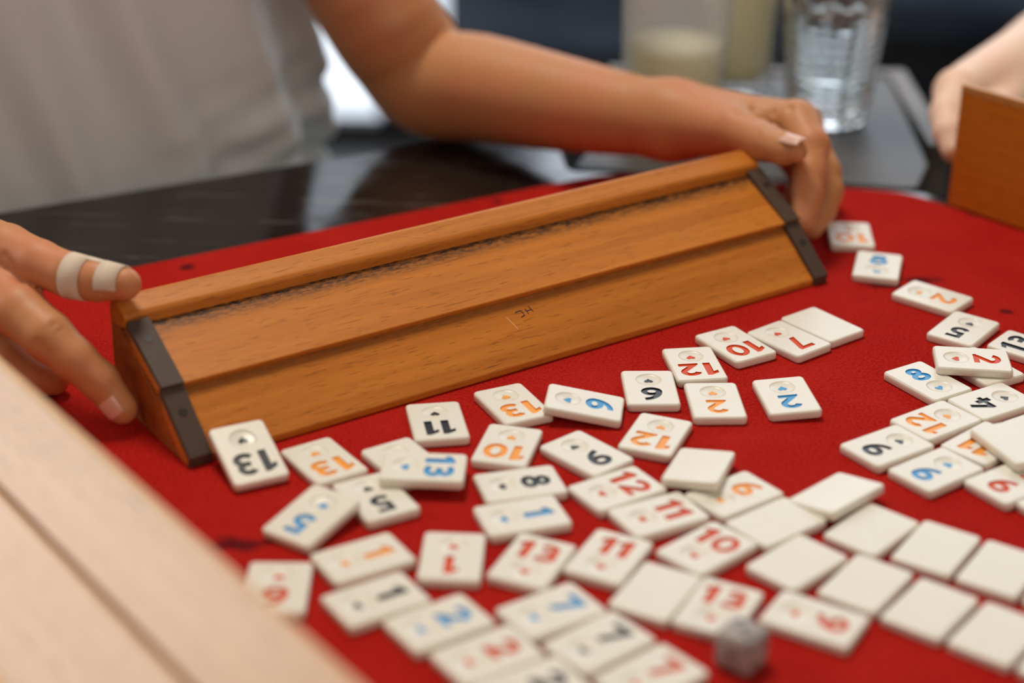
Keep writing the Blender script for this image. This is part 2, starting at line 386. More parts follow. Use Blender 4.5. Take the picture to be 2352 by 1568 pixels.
# ------------------------------------------------------------------ tile racks
def rack(name, label, matrix, wood, wood_up, wood_lo, wood_end, length=30.0, strips=True, marks=False, deep=False):
    t = thing(name, label, 'tile rack', matrix, None)
    if deep:                                    # a wider rack whose boards lie in one slope with a groove between them
        extrude('body', [(0.30, 0.0), (5.95, 0.0), (5.95, 4.3), (5.0, 4.2), (2.3, 1.65), (0.42, 0.12)], 0.02, length-0.02, wood_end, t, 0.05)
        extrude('lower_board', [(0.02, 0.0), (0.45, 0.0), (2.25, 1.66), (2.02, 2.02), (0.0, 0.27)], 0.0, length, wood_lo, t, 0.06)
        extrude('upper_board', [(2.13, 2.16), (2.36, 1.80), (5.1, 4.3), (4.85, 4.66)], 0.0, length, wood_up, t, 0.06)
        extrude('rail', [(4.72, 4.42), (4.70, 4.90), (4.80, 5.02), (5.55, 5.16), (5.86, 5.1), (6.0, 4.9), (6.0, 0.06), (5.93, 0.06), (5.9, 4.3)], 0.0, length, wood, t, 0.05)
        return t
    extrude('body', [(0.30, 0.0), (5.95, 0.0), (5.95, 3.6), (5.0, 3.25), (2.4, 1.65), (0.42, 0.12)], 0.02, length-0.02, wood_end, t, 0.05)
    extrude('lower_board', [(0.02, 0.0), (0.45, 0.0), (2.45, 1.68), (2.18, 2.0), (0.0, 0.27)], 0.0, length, wood_lo, t, 0.05)
    extrude('upper_board', [(1.98, 2.20), (2.22, 1.86), (5.05, 3.2), (4.85, 3.62)], 0.0, length, wood_up, t, 0.05)
    extrude('rail', [(4.70, 3.42), (4.66, 3.88), (4.76, 4.02), (5.55, 4.36), (5.86, 4.26), (6.0, 4.0), (6.0, 0.06), (5.93, 0.06), (5.9, 3.3)], 0.0, length, wood, t, 0.05)
    if strips:
        for (s0, s1) in ((0.02, 0.92), (length-0.72, length+0.05)):
            u = extrude('end_strip', [(1.86, 2.30), (2.05, 2.10), (4.68, 3.42), (4.60, 3.80)], s0, s1, RUBBER, t, 0.04)
            l = extrude('end_strip', [(-0.06, 0.0), (0.10, 0.0), (2.2, 1.92), (2.06, 2.24), (-0.12, 0.40)], s0, s1, RUBBER, t, 0.04)
            for strip, (n_, z_), (tn, tz) in ((u, (3.75, 3.33), (0.886, 0.464)), (l, (1.2, 1.51), (0.76, 0.65))):
                c = Vector(((s0+s1)/2, n_, z_)); e1 = Vector((1, 0, 0)); e2 = Vector((0, tn, tz)); nn = e1.cross(e2)
                k = 14; rr = 0.17
                vs = [(c+nn*h+(e1*math.cos(2*math.pi*i/k)+e2*math.sin(2*math.pi*i/k))*rr)*CM for h in (-0.02, 0.015) for i in range(k)]
                mesh_obj('screw', vs, [tuple(range(k)), tuple(range(k, 2*k))]+[(i, (i+1) % k, (i+1) % k+k, i+k) for i in range(k)], SCREW, strip)
    if marks:                                   # handwritten strokes and a scratch on the lower board
        A = Vector((0, 0.0, 0.27)); T_ = Vector((0, 2.18, 1.73)).normalized(); S_ = Vector((1, 0, 0)); N_ = S_.cross(T_)
        def stroke(nm, pts, wd, m):
            vs, fs = [], []
            for (a, b) in pts:
                a = Vector(a); b = Vector(b); d = (b-a).normalized(); q = Vector((-d.y, d.x))*wd/2
                i = len(vs)
                for p in (a-q, a+q, b+q*0.8, b-q*0.8): vs.append((A+S_*p.x+T_*p.y+N_*0.008)*CM)
                fs.append((i, i+1, i+2, i+3))
            return mesh_obj(nm, vs, fs, m, t)
        o = stroke('pen_mark', [((14.93, 2.155), (15.205, 2.175)), ((15.2, 2.18), (15.275, 1.99)), ((15.285, 1.946), (15.08, 1.895)), ((15.41, 2.2), (15.475, 1.945)), ((15.44, 2.09), (15.68, 2.1)), ((15.615, 2.265), (15.715, 2.0))], 0.042, PEN)
        o['label'] = 'handwritten black pen letters'
        o = stroke('scratch', [((14.46, 2.06), (14.695, 1.44))], 0.035, SCRATCH); o['label'] = 'pale vertical scratch'
    return t
D = Vector((0.81917, 0.57355, 0)); N = Vector((-0.57355, 0.81917, 0)); Z = Vector((0, 0, 1))
def frame(x, y, z, p): m = Matrix((x, y, z)).transposed().to_4x4(); m.translation = p; return m
RM = frame(D, N, Z, V(-11.16, 56.56, 0.0))
rack('tile_rack', 'beech tile rack held between two hands in the middle of the red felt', RM, BEECH, BEECH_UP, BEECH_LO, BEECH_END, marks=True)
def upright(x, y, px, py):                     # standing on its rail: local n runs down, local z away from the back
    X = Vector((x, y, 0)).normalized(); U = Vector((-X.y, X.x, 0))
    return frame(X, -Z, U, V(px, py, 6.0))
near = upright(-0.601, 0.799, -2.15, 34.25)
rack('tile_rack', 'pale varnished tile rack standing large and blurred at the lower left', near, BEECH_GLOSS, BEECH_GLOSS, BEECH_GLOSS, BEECH_GLOSS, length=31, strips=False, deep=True)
rr_ = upright(0.68, -0.733, 20.60, 83.25)
rack('tile_rack', 'orange wooden tile rack standing upright at the right edge before the pale hand', rr_, BEECH_ORANGE, BEECH_ORANGE, BEECH_WORN, BEECH_ORANGE, strips=False)

# ------------------------------------------------------------------ numbered tiles
TW, TL, TT = 2.0, 2.88, 0.34
def rrect(inset, n=5):
    hx, hy = TW/2-inset, TL/2-inset; r = max(0.19-inset, 0.05); out = []
    for (cx, cy, a0) in ((hx-r, hy-r, 0), (-hx+r, hy-r, 90), (-hx+r, -hy+r, 180), (hx-r, -hy+r, 270)):
        for k in range(n):
            a = math.radians(a0+90*k/(n-1)); out.append((cx+r*math.cos(a), cy+r*math.sin(a)))
    return out
RINGS = [(0.06, 0.0), (0.0, 0.05), (0.0, TT-0.08), (0.018, TT-0.03), (0.07, TT)]
DC = (0.0, -0.62); DR = 0.50; DDEP = 0.08
def dimple_z(r): return TT-DDEP*(1-(r/DR)**2)
def arc(cx, cy, rx, ry, a0, a1, n=14):
    return [(cx+rx*math.cos(math.radians(a0+(a1-a0)*k/n)), cy+ry*math.sin(math.radians(a0+(a1-a0)*k/n))) for k in range(n+1)]
def ribbon(pts, wd):                                  # constant width stroke with butt ends
    L, R = [], []; n = len(pts)
    for i, p in enumerate(pts):
        a = Vector(pts[max(i-1, 0)]); b = Vector(pts[min(i+1, n-1)]); d = (b-a).normalized(); q = Vector((-d.y, d.x))*wd/2
        L.append((p[0]+q.x, p[1]+q.y)); R.append((p[0]-q.x, p[1]-q.y))
    return [L+R[::-1]]
def ring(cx, cy, rx, ry, wd):
    return [arc(cx, cy, rx+wd/2, ry+wd/2, 0, 360, 28)[:-1], arc(cx, cy, rx-wd/2, ry-wd/2, 360, 0, 22)[:-1]]
S0 = 0.215
def digit(c):                                         # list of shapes, each a list of loops (even-odd); unit height
    w = S0
    if c == '1': return [[[(0.13, 0), (0.385, 0), (0.385, 1), (0.23, 1), (-0.03, 0.83), (-0.03, 0.63), (0.13, 0.72)]]], 0.40
    if c == '0': return [ring(0.37, 0.5, 0.265, 0.395, w)], 0.75
    if c == '2': return [ribbon(arc(0.36, 0.675, 0.245, 0.225, 168, -28)+[(0.42, 0.40), (0.16, 0.11)], w), [[(0.02, 0), (0.70, 0), (0.70, 0.205), (0.18, 0.205), (0.02, 0.12)]]], 0.73
    if c == '3': return [ribbon(arc(0.32, 0.70, 0.215, 0.20, 150, -92), w), ribbon(arc(0.33, 0.305, 0.245, 0.205, 92, -152), w), [[(0.18, 0.40), (0.34, 0.40), (0.34, 0.61), (0.18, 0.61)]]], 0.70
    if c == '4': return [ribbon([(0.47, 1.0), (0.10, 0.33)], w), [[(0.0, 0.20), (0.80, 0.20), (0.80, 0.40), (0.0, 0.40)]], [[(0.44, 0), (0.66, 0), (0.66, 0.62), (0.44, 0.62)]]], 0.80
    if c == '5': return [[[(0.12, 0.80), (0.68, 0.80), (0.68, 1), (0.12, 1)]], [[(0.12, 0.46), (0.31, 0.46), (0.31, 1), (0.12, 1)]], ribbon([(0.13, 0.53)]+arc(0.34, 0.325, 0.25, 0.22, 95, -150), w)], 0.72
    if c == '6': return [ring(0.37, 0.32, 0.255, 0.215, w), ribbon(arc(0.66, 0.34, 0.545, 0.57, 178, 92, 12), w*0.95)], 0.76
    if c == '7': return [[[(0.0, 0.79), (0.70, 0.79), (0.70, 1), (0.0, 1)]], [[(0.16, 0), (0.41, 0), (0.70, 0.86), (0.66, 0.95), (0.46, 0.86)]]], 0.70
    if c == '8': return [ring(0.36, 0.725, 0.195, 0.17, w*0.95), ring(0.36, 0.295, 0.25, 0.19, w)], 0.72
    if c == '9':
        sh, wd = digit('6'); return [[[(0.74-x, 1-y) for x, y in l] for l in s_] for s_ in sh], wd
def glyph_loops(text):
    shapes, x = [], 0.0
    for c in text:
        sh, wd = digit(c); shapes += [[[(px+x, py) for px, py in l] for l in s_] for s_ in sh]; x += wd+0.13
    x -= 0.13; kx = 1.06 if len(text) == 1 else 1.10
    return [[[((px-x/2)*kx*1.04, (py-0.5)*1.04+0.55) for px, py in l] for l in s_] for s_ in shapes]
def inside(p, loops):
    c = False
    for l in loops:
        n = len(l); j = n-1
        for i in range(n):
            (xi, yi), (xj, yj) = l[i], l[j]
            if (yi > p[1]) != (yj > p[1]) and p[0] < (xj-xi)*(p[1]-yi)/(yj-yi)+xi: c = not c
            j = i
    return c
def build_mesh(name, vs, fs, m, flat_from=None, smooth_faces=None):
    me = bpy.data.meshes.new(name); me.from_pydata([(x*CM, y*CM, z*CM) for x, y, z in vs], [], fs); me.materials.append(m)
    if smooth_faces:
        fl = [False]*len(fs)
        for i in smooth_faces: fl[i] = True
        me.polygons.foreach_set('use_smooth', fl)
    me.update(); return me
CACHE = {}
def tile_meshes(num, faced):
    key = (num, faced)
    if key in CACHE: return CACHE[key]
    vs, fs, sm = [], [], []
    K = len(rrect(0))
    for (ins, z) in RINGS: vs += [(x, y, z) for x, y in rrect(ins)]
    fs.append(tuple(range(K-1, -1, -1)))
    for r in range(len(RINGS)-1):
        for k in range(K):
            k2 = (k+1) % K; sm.append(len(fs)); fs.append((r*K+k, r*K+k2, (r+1)*K+k2, (r+1)*K+k))
    topstart = (len(RINGS)-1)*K
    if not faced:
        fs.append(tuple(range(topstart, topstart+K))); r = (build_mesh('blank_face_tile', vs, fs, TILE, smooth_faces=sm), None); CACHE[key] = r; return r
    loops = glyph_loops(num) if num else []
    S = 32; circ = [(DC[0]+DR*math.cos(2*math.pi*k/S), DC[1]+DR*math.sin(2*math.pi*k/S)) for k in range(S)]
    outer = rrect(RINGS[-1][0]); allv, edges = [], []
    for l in [outer, circ]+[l for s_ in loops for l in s_]:
        b = len(allv); allv += l; edges += [(b+i, b+(i+1) % len(l)) for i in range(len(l))]
    ov, oe, of, *_ = delaunay_2d_cdt([Vector(p) for p in allv], edges, [], 0, 1e-5)
    base = len(vs); vs += [(p.x, p.y, TT) for p in ov]
    gv, gf = [], []; walls = set()
    EN = 0.045
    for f in of:
        c = (sum(ov[i].x for i in f)/3, sum(ov[i].y for i in f)/3)
        if (c[0]-DC[0])**2+(c[1]-DC[1])**2 < (DR*math.cos(math.pi/S))**2: continue
        if not inside(c, [outer]): continue
        if loops and any(inside(c, s_) for s_ in loops):
            b = len(gv); gv += [(ov[i].x, ov[i].y, TT-EN) for i in f]; gf.append((b, b+1, b+2))
            for i in range(3):
                e_ = (f[i], f[(i+1) % 3]); walls.symmetric_difference_update({tuple(sorted(e_))})
        else: fs.append(tuple(base+i for i in f))
    rad = [1.0, 0.93, 0.72, 0.45, 0.2]
    zz = [TT, dimple_z(0.86*DR)-0.012, dimple_z(0.68*DR), dimple_z(0.45*DR), dimple_z(0.2*DR)]
    b = len(vs)
    for q, z in zip(rad, zz): vs += [(DC[0]+(x-DC[0])*q, DC[1]+(y-DC[1])*q, z) for x, y in circ]
    for r in range(len(rad)-1):
        for k in range(S):
            k2 = (k+1) % S; sm.append(len(fs)); fs.append((b+r*S+k, b+r*S+k2, b+(r+1)*S+k2, b+(r+1)*S+k))
    sm.append(len(fs)); fs.append(tuple(b+(len(rad)-1)*S+k for k in range(S)))
    body = build_mesh('tile_body', vs, fs, TILE, smooth_faces=sm)
    for (i, j) in sorted(walls):
        p, q = ov[i], ov[j]; b = len(gv)
        gv += [(p.x, p.y, TT), (q.x, q.y, TT), (q.x, q.y, TT-EN), (p.x, p.y, TT-EN)]; gf.append((b, b+1, b+2, b+3))
    CACHE[key] = (body, (gv, gf)); return CACHE[key]
def heart_mesh(col):
    if ('heart', col) in CACHE: return CACHE[('heart', col)]
    pts = []
    for k in range(26):
        t = 2*math.pi*k/26
        pts.append((16*math.sin(t)**3/16*0.175, (13*math.cos(t)-5*math.cos(2*t)-2*math.cos(3*t)-math.cos(4*t))/16*0.175-0.01))
    vs = [(DC[0], DC[1], dimple_z(0)+0.010)]+[(DC[0]+x, DC[1]+y, dimple_z(math.hypot(x, y))+0.010) for x, y in pts]
    fs = [(0, i+1, (i+1) % 26+1) for i in range(26)]
    CACHE[('heart', col)] = build_mesh('suit_mark', vs, fs, INK[col]); return CACHE[('heart', col)]
NUMM = {}
def place_tile(key, num, col, x, y, z, yaw, tx, ty):
    faced = key not in BLANKS
    R = Matrix.Rotation(math.radians(yaw), 4, 'Z') @ Matrix.Rotation(math.radians(tx), 4, 'X') @ Matrix.Rotation(math.radians(ty), 4, 'Y')
    top = V(x, y, z+TT); M_ = Matrix.Translation(top) @ R @ Matrix.Translation((0, 0, -TT*CM))
    body, g = tile_meshes(num, faced)
    label = LABELS[key]
    if not faced:
        o = bpy.data.objects.new('blank_tile', body); COL.objects.link(o); o.matrix_world = M_
        return tag(o, label, 'tile', 'face-down blank tiles')
    t = thing('number_tile', label, 'tile', M_, 'numbered tiles scattered on the felt')
    o = bpy.data.objects.new('tile_body', body); COL.objects.link(o); o.parent = t
    if num:
        if (num, col) not in NUMM: NUMM[(num, col)] = build_mesh('number', g[0], g[1], INK[col])
        o = bpy.data.objects.new('number', NUMM[(num, col)]); COL.objects.link(o); o.parent = t
        o = bpy.data.objects.new('suit_mark', heart_mesh(col)); COL.objects.link(o); o.parent = t
    return t
BLANKS = {'blank_k', 'blank_l', 'blank_h', 'blank_g', 'blank_b', 'blank_i', 'blank_m', 'blank_top', 'blank_c', 'blank_d', 'blank_n', 'blank_e', 'blank_f', 'blank_j', 'blank_a'}
LABELS = {
    '13k_rack': 'black 13 tile leaning on the lower left end of the middle rack',
    '13o_a': 'orange 13 tile beside the leaning black 13, touching a black 5',
    'cov': 'tile with its number hidden under the blue 13 tile',
    '13b': 'blue 13 tile lying across two other tiles, its right end overhanging',
    '5k_a': 'black 5 tile partly under the blue 13 and blue 5 tiles',
    '5b': 'blue 5 tile propped on the corner of a black 5',
    '11k': 'black 11 tile lying just below the middle rack edge',
    '13o_b': 'orange 13 tile under the tilted blue 6, close below the rack',
    '6b': 'blue 6 tile tilted up on the corner of an orange 13',
    '6k': 'upside-down black 6 tile left of an orange 2 and red 12',
    '12r_a': 'red 12 tile wedged between black 6 and red 10 below the rack',
    '10r_a': 'red 10 tile between a red 12 and a red 7 below the rack',
    '7r_a': 'red 7 tile between a red 10 and a blank tile',
    'blank_a': 'blank tile touching the red 7, nearest the rack right end',
    '2o_a': 'orange 2 tile right of the upside-down black 6',
    '2b_a': 'blue 2 tile lying alone on open felt, slightly lifted',
    '12o_a': 'orange 12 tile just above the tilted blank tile in the middle',
    'blank_b': 'blank tile propped up on the orange 6 tile',
    '10o': 'orange 10 tile between the black 11 and the black 9',
    '9k': 'black 9 tile right of the orange 10, its corner touching a red 12',
    '8k': 'black 8 tile directly above the blue 1 tile',
    '1b': 'blue 1 tile directly below the black 8 tile',
    '12r_b': 'red 12 tile between the black 9 and a red 11',
    '11r_a': 'red 11 tile above the red 10, left of the orange 6',
    '6o': 'orange 6 tile partly covered by a propped blank tile',
    '10r_b': 'red 10 tile between two red 11 tiles and blank tiles',
    'blank_c': 'blank tile lying flat between the orange 6 and red 10',
    'blank_d': 'blank tile tilted over its blank neighbours at the top of the blank rows',
    'blank_e': 'leftmost blank tile of the upper row, under the tilted blank',
    'blank_f': 'second blank tile from the left in the upper blank row',
    'blank_g': 'third blank tile of the upper row, close to the right frame edge',
    'blank_m': 'blank tile ending the upper row, cut by the right frame edge',
    'blank_h': 'blank tile starting the lower row, right of the red 10',
    'blank_i': 'blank tile in the lower row, directly above the red 9',
    'blank_j': 'blank tile in the lower row, just right of the red 9',
    'blank_k': 'blank tile in the lower right corner of the lower row',
    'blank_n': 'blank tile cut by the frame at the bottom right corner',
    '9r_b': 'red 9 tile beside the grey die, below the lower blank row',
    '1o': 'orange 1 tile directly above the black 1 tile',
    '1k': 'black 1 tile below the orange 1 tile',
    'red_left': 'red numbered tile half hidden behind the large blurred rack',
    '1r': 'upside-down red 1 tile right of the orange 1',
    '2b_b': 'blurred blue 2 tile in the bottom row of three twos',
    '2r_b': 'blurred red 2 tile between the blue 2 and the black 2',
    '2k_b': 'blurred black 2 tile cut by the bottom frame edge',
    '7b_b': 'blurred blue 7 tile at the top of three sevens',
    '7k_b': 'blurred black 7 tile between the blue 7 and the red 7',
    '7r_b': 'blurred red 7 tile at the bottom, left of the die',
    '13r_a': 'red 13 tile between the red 1 and a red 11',
    '11r_b': 'red 11 tile touching the red 13, above the blank tile',
    '13r_b': 'red 13 tile just behind the grey die',
    'blank_l': 'blank tile between the lower red 11 and the red 13 by the die',
    '2o_far': 'orange 2 tile near the right edge, above a black 5',
    '5k_b': 'black 5 tile at the right, below the far orange 2',
    '13k_b': 'black 13 tile cut by the right frame edge, beside a black 5',
    '2r_top': 'red 2 tile lying on top of the blue 8 at the right',
    '8b_a': 'blue 8 tile with the red 2 tile resting on it',
    'under2': 'tile mostly hidden beneath the red 2, only its edge showing',
    '4k': 'black 4 tile at the right, below the blue 8',
    '12o_b': 'orange 12 tile at the right, between the black 4 and black 9',
    '9k_b': 'black 9 tile at the left corner of the right cluster',
    '9b': 'blue 9 tile in the right cluster below the black 9',
    '11o': 'orange 11 tile half covered by a blank tile at the right',
    '9r_a': 'red 9 tile in the right cluster beside the blue 9',
    'blank_top': 'blank tile lying on top of the orange 11 at the right edge',
    'tile17': 'black numbered tile at the right frame edge, behind the raised blank tile',
    'tile18': 'tile corner at the right frame edge above the black 4 tile',
    'tile19': 'tile corner at the right frame edge below the red 9',
    '12o_far': 'shaded orange 10 tile beside the fingers at the rack end',
    '8b_far': 'blue 8 tile lying just below the shaded orange 10',
}
TILES = [
    ('13k_rack', '13', 'k', -9.001, 56.399, 0.434, 207.2, -17.5, 0.0),
    ('13o_a', '13', 'o', -6.459, 56.71, 0.0, 214.6, 0.0, 0.0),
    ('cov', '', 'o', -3.651, 56.803, 0.0, 214.2, 0.0, 0.0),
    ('13b', '13', 'b', -2.948, 55.764, 0.34, 267.4, 0.0, 0.0),
    ('5k_a', '5', 'k', -4.473, 54.282, 0.0, 210.2, 0.0, 0.0),
    ('5b', '5', 'b', -6.464, 52.657, 0.2, 147.2, -8.0, 0.0),
    ('11k', '11', 'k', -2.655, 59.778, 0.0, 190.4, 0.0, 0.0),
    ('13o_b', '13', 'o', 0.084, 61.271, 0.0, 206.5, 0.0, 0.0),
    ('6b', '6', 'b', 2.718, 61.052, 0.2, 263.6, -8.0, 0.0),
    ('6k', '6', 'k', 5.233, 62.755, 0.0, 182.6, 0.0, 0.0),
    ('12r_a', '12', 'r', 7.074, 64.885, 0.0, 189.0, 0.0, 0.0),
    ('10r_a', '10', 'r', 8.843, 66.734, 0.0, 211.6, 0.0, 0.0),
    ('7r_a', '7', 'r', 11.041, 67.333, 0.0, 219.5, 0.0, 0.0),
    ('blank_a', '', '', 12.567, 68.748, 0.0, 218.2, 0.0, 0.0),
    ('2o_a', '2', 'o', 7.591, 61.806, 0.0, 183.2, 0.0, 0.0),
    ('2b_a', '2', 'b', 10.292, 62.214, 0.05, 187.5, 0.0, 2.9),
    ('12o_a', '12', 'o', 5.208, 59.044, 0.0, 159.3, 0.0, 0.0),
    ('blank_b', '', '', 6.507, 56.357, 0.255, 341.5, -5.1, -5.8),
    ('10o', '10', 'o', -0.102, 58.046, 0.0, 167.1, 0.0, 0.0),
    ('9k', '9', 'k', 2.689, 57.563, 0.0, 222.2, 0.0, 0.0),
    ('8k', '8', 'k', 0.363, 55.32, 0.0, 286.6, 0.0, 0.0),
    ('1b', '1', 'b', 0.44, 53.201, 0.0, 288.8, 0.0, 0.0),
    ('12r_b', '12', 'r', 3.663, 55.119, 0.0, 303.5, 0.0, 0.0),
    ('11r_a', '11', 'r', 4.961, 53.451, 0.0, 299.0, 0.0, 0.0),
    ('6o', '6', 'o', 7.611, 54.867, 0.0, 307.2, 0.0, 0.0),
    ('10r_b', '10', 'r', 6.386, 51.38, 0.0, 313.9, 0.0, 0.0),
    ('blank_c', '', '', 8.806, 53.095, 0.0, 308.8, 0.0, 0.0),
    ('blank_d', '', '', 11.011, 54.77, 0.18, 313.6, 0.6, -9.9),
    ('blank_e', '', '', 11.906, 52.734, 0.0, 318.9, 0.0, 0.0),
    ('blank_f', '', '', 13.805, 51.642, 0.0, 326.7, 0.0, 0.0),
    ('blank_g', '', '', 15.622, 50.452, 0.0, 326.6, 0.0, 0.0),
    ('blank_h', '', '', 9.176, 50.632, 0.0, 315.2, 0.0, 0.0),
    ('blank_i', '', '', 11.168, 49.466, 0.0, 324.4, 0.0, 0.0),
    ('blank_j', '', '', 12.906, 48.108, 0.0, 323.0, 0.0, 0.0),
    ('blank_k', '', '', 14.672, 46.812, 0.0, 322.6, 0.0, 0.0),
    ('9r_b', '9', 'r', 9.278, 47.42, 0.0, 239.7, 0.0, 0.0),
    ('1o', '1', 'o', -4.604, 50.442, 0.0, 301.4, 0.0, 0.0),
    ('1k', '1', 'k', -4.022, 48.086, 0.0, 303.3, 0.0, 0.0),
    ('red_left', '6', 'r', -7.116, 48.646, 0.0, 180.8, 0.0, 0.0),
    ('1r', '1', 'r', -1.787, 50.604, 0.0, 177.6, 0.0, 0.0),
    ('2b_b', '2', 'b', -2.043, 46.88, 0.0, 305.3, 0.0, 0.0),
    ('2r_b', '2', 'r', -0.568, 45.244, 0.0, 305.1, 0.0, 0.0),
    ('2k_b', '2', 'k', 0.777, 43.685, 0.0, 303.8, 0.0, 0.0),
    ('7b_b', '7', 'b', 1.327, 47.63, 0.0, 304.6, 0.0, 0.0),
    ('7k_b', '7', 'k', 2.73, 45.999, 0.0, 310.8, 0.0, 0.0),
    ('7r_b', '7', 'r', 4.163, 44.348, 0.0, 311.1, 0.0, 0.0),
    ('13r_a', '13', 'r', 0.756, 50.416, 0.0, 337.4, 0.0, 0.0),
    ('11r_b', '11', 'r', 3.193, 50.761, 0.0, 334.4, 0.0, 0.0),
    ('13r_b', '13', 'r', 6.43, 47.951, 0.0, 334.0, 0.0, 0.0),
    ('blank_l', '', '', 4.576, 48.803, 0.0, 332.4, 0.0, 0.0),
    ('2o_far', '2', 'o', 17.632, 71.777, 0.0, 230.2, 0.0, 0.0),
    ('5k_b', '5', 'k', 18.26, 68.577, 0.0, 144.0, 0.0, 0.0),
    ('13k_b', '13', 'k', 20.553, 66.856, 0.0, 50.7, 0.0, 0.0),
    ('2r_top', '2', 'r', 17.816, 65.039, 0.34, 264.5, 0.0, 0.0),
    ('8b_a', '8', 'b', 15.874, 63.755, 0.0, 33.0, 0.0, 0.0),
    ('under2', '', '', 18.208, 65.147, 0.0, 210.5, 0.0, 0.0),
    ('4k', '4', 'k', 17.996, 62.139, 0.0, 122.4, 0.0, 0.0),
    ('12o_b', '12', 'o', 15.544, 60.515, 0.0, 126.2, 0.0, 0.0),
    ('9k_b', '9', 'k', 13.415, 58.509, 0.0, 125.3, 0.0, 0.0),
    ('9b', '9', 'b', 14.818, 56.817, 0.0, 127.7, 0.0, 0.0),
    ('11o', '11', 'o', 16.993, 58.836, 0.0, 133.3, 0.0, 0.0),
    ('9r_a', '9', 'r', 17.312, 56.056, 0.0, 125.3, 0.0, 0.0),
    ('blank_top', '', '', 17.895, 58.276, 0.36, 22.6, 0.0, 0.0),
    ('12o_far', '10', 'o', 15.233, 78.581, 0.0, 176.3, 0.0, 0.0),
    ('8b_far', '8', 'b', 15.879, 75.0, 0.0, 345.9, 0.0, 0.0),
    ('tile17', '3', 'k', 19.615, 60.37, 0.0, 123.0, 0.0, 0.0),
    ('tile18', '', '', 21.162, 63.269, 0.0, 123.0, 0.0, 0.0),
    ('tile19', '', '', 18.783, 54.588, 0.0, 124.0, 0.0, 0.0),
    ('blank_m', '', '', 17.446, 49.256, 0.0, 326.6, 0.0, 0.0),
    ('blank_n', '', '', 16.437, 45.516, 0.0, 322.6, 0.0, 0.0),
]

for row in TILES: place_tile(*row)

# ------------------------------------------------------------------ die
def make_die():
    m, nt, b = mat('worn_grey_die'); tc = node(nt, 'ShaderNodeTexCoord').outputs['Object']
    nt.links.new(mix(nt, rng(nt, noise(nt, tc, 330, 4, 0.65), 0.35, 0.7), (0.44, 0.39, 0.36), (0.20, 0.165, 0.155)), b.inputs['Base Color']); b.inputs['Roughness'].default_value = 0.5
    H_ = 0.62*CM
    t = thing('die', 'small worn grey die with rounded corners on the felt at the bottom', 'die', Matrix.Translation(V(6.86, 45.45, 0.62)) @ Matrix.Rotation(math.radians(52), 4, 'Z'))
    o = box('cube', -H_, H_, -H_, H_, -H_, H_, m, t, 0.19*CM); o.data.polygons.foreach_set('use_smooth', [True]*len(o.data.polygons))
    pm = plain('dark_pip', (0.045, 0.035, 0.03), 0.5); q = 0.30*CM
    faces = {(0, 0, 1): [(-q, -q), (0, 0), (q, q)], (0, -1, 0): [(-q, -q), (q, q)], (-1, 0, 0): [(0, 0)], (1, 0, 0): [(-q, -q), (-q, q), (q, -q), (q, q)], (0, 1, 0): [(-q, -q), (-q, q), (q, -q), (q, q), (0, 0)]}
    for nrm, pts in faces.items():
        n_ = Vector(nrm); a = Vector((1, 0, 0)) if abs(n_.x) < 0.5 else Vector((0, 1, 0)); b_ = n_.cross(a)
        for (u, v) in pts:
            c = n_*(H_+0.00003)+a*u+b_*v; vs = [c+(a*math.cos(i*math.pi/5)+b_*math.sin(i*math.pi/5))*0.11*CM for i in range(10)]
            mesh_obj('pip', vs, [tuple(range(10))], pm, t)
make_die()

# ------------------------------------------------------------------ drinking glasses
GLASS = plain('clear_glass', (0.97, 0.99, 0.98), 0.08, Transmission_Weight=1.0, IOR=1.45)
def thin_glass(name, film=0.0):
    m = bpy.data.materials.new(name); m.use_nodes = True; nt = m.node_tree; nt.nodes.remove(nt.nodes['Principled BSDF'])
    out = nt.nodes['Material Output']; t = node(nt, 'ShaderNodeBsdfTransparent'); t.inputs[0].default_value = (0.985, 0.99, 0.985, 1)
    g = node(nt, 'ShaderNodeBsdfGlossy'); g.inputs['Roughness'].default_value = 0.06
    lw = node(nt, 'ShaderNodeLayerWeight'); lw.inputs[0].default_value = 0.20
    mx = node(nt, 'ShaderNodeMixShader'); nt.links.new(lw.outputs['Facing'], mx.inputs[0]); nt.links.new(t.outputs[0], mx.inputs[1]); nt.links.new(g.outputs[0], mx.inputs[2])
    res = mx.outputs[0]
    if film:                                    # condensation on the glass
        dl = node(nt, 'ShaderNodeBsdfDiffuse'); dl.inputs[0].default_value = (0.9, 0.9, 0.86, 1)
        tl = node(nt, 'ShaderNodeBsdfTranslucent'); tl.inputs[0].default_value = (0.95, 0.95, 0.92, 1)
        m2 = node(nt, 'ShaderNodeMixShader'); m2.inputs[0].default_value = 0.5; nt.links.new(dl.outputs[0], m2.inputs[1]); nt.links.new(tl.outputs[0], m2.inputs[2])
        m3 = node(nt, 'ShaderNodeMixShader'); m3.inputs[0].default_value = film; nt.links.new(res, m3.inputs[1]); nt.links.new(m2.outputs[0], m3.inputs[2]); res = m3.outputs[0]
    nt.links.new(res, out.inputs[0]); return m
MISTED = thin_glass('misted_clear_glass', 0.22)
THIN = thin_glass('thin_clear_glass')
def cloudy(name, col):
    m = bpy.data.materials.new(name); m.use_nodes = True; nt = m.node_tree; nt.nodes.remove(nt.nodes['Principled BSDF'])
    d = node(nt, 'ShaderNodeBsdfDiffuse'); d.inputs[0].default_value = (*col, 1); t = node(nt, 'ShaderNodeBsdfTranslucent'); t.inputs[0].default_value = (*col, 1)
    mx = node(nt, 'ShaderNodeMixShader'); mx.inputs[0].default_value = 0.45; nt.links.new(d.outputs[0], mx.inputs[1]); nt.links.new(t.outputs[0], mx.inputs[2])
    nt.links.new(mx.outputs[0], nt.nodes['Material Output'].inputs[0]); return m
LEMON = cloudy('cloudy_lemonade', (0.96, 0.92, 0.72))
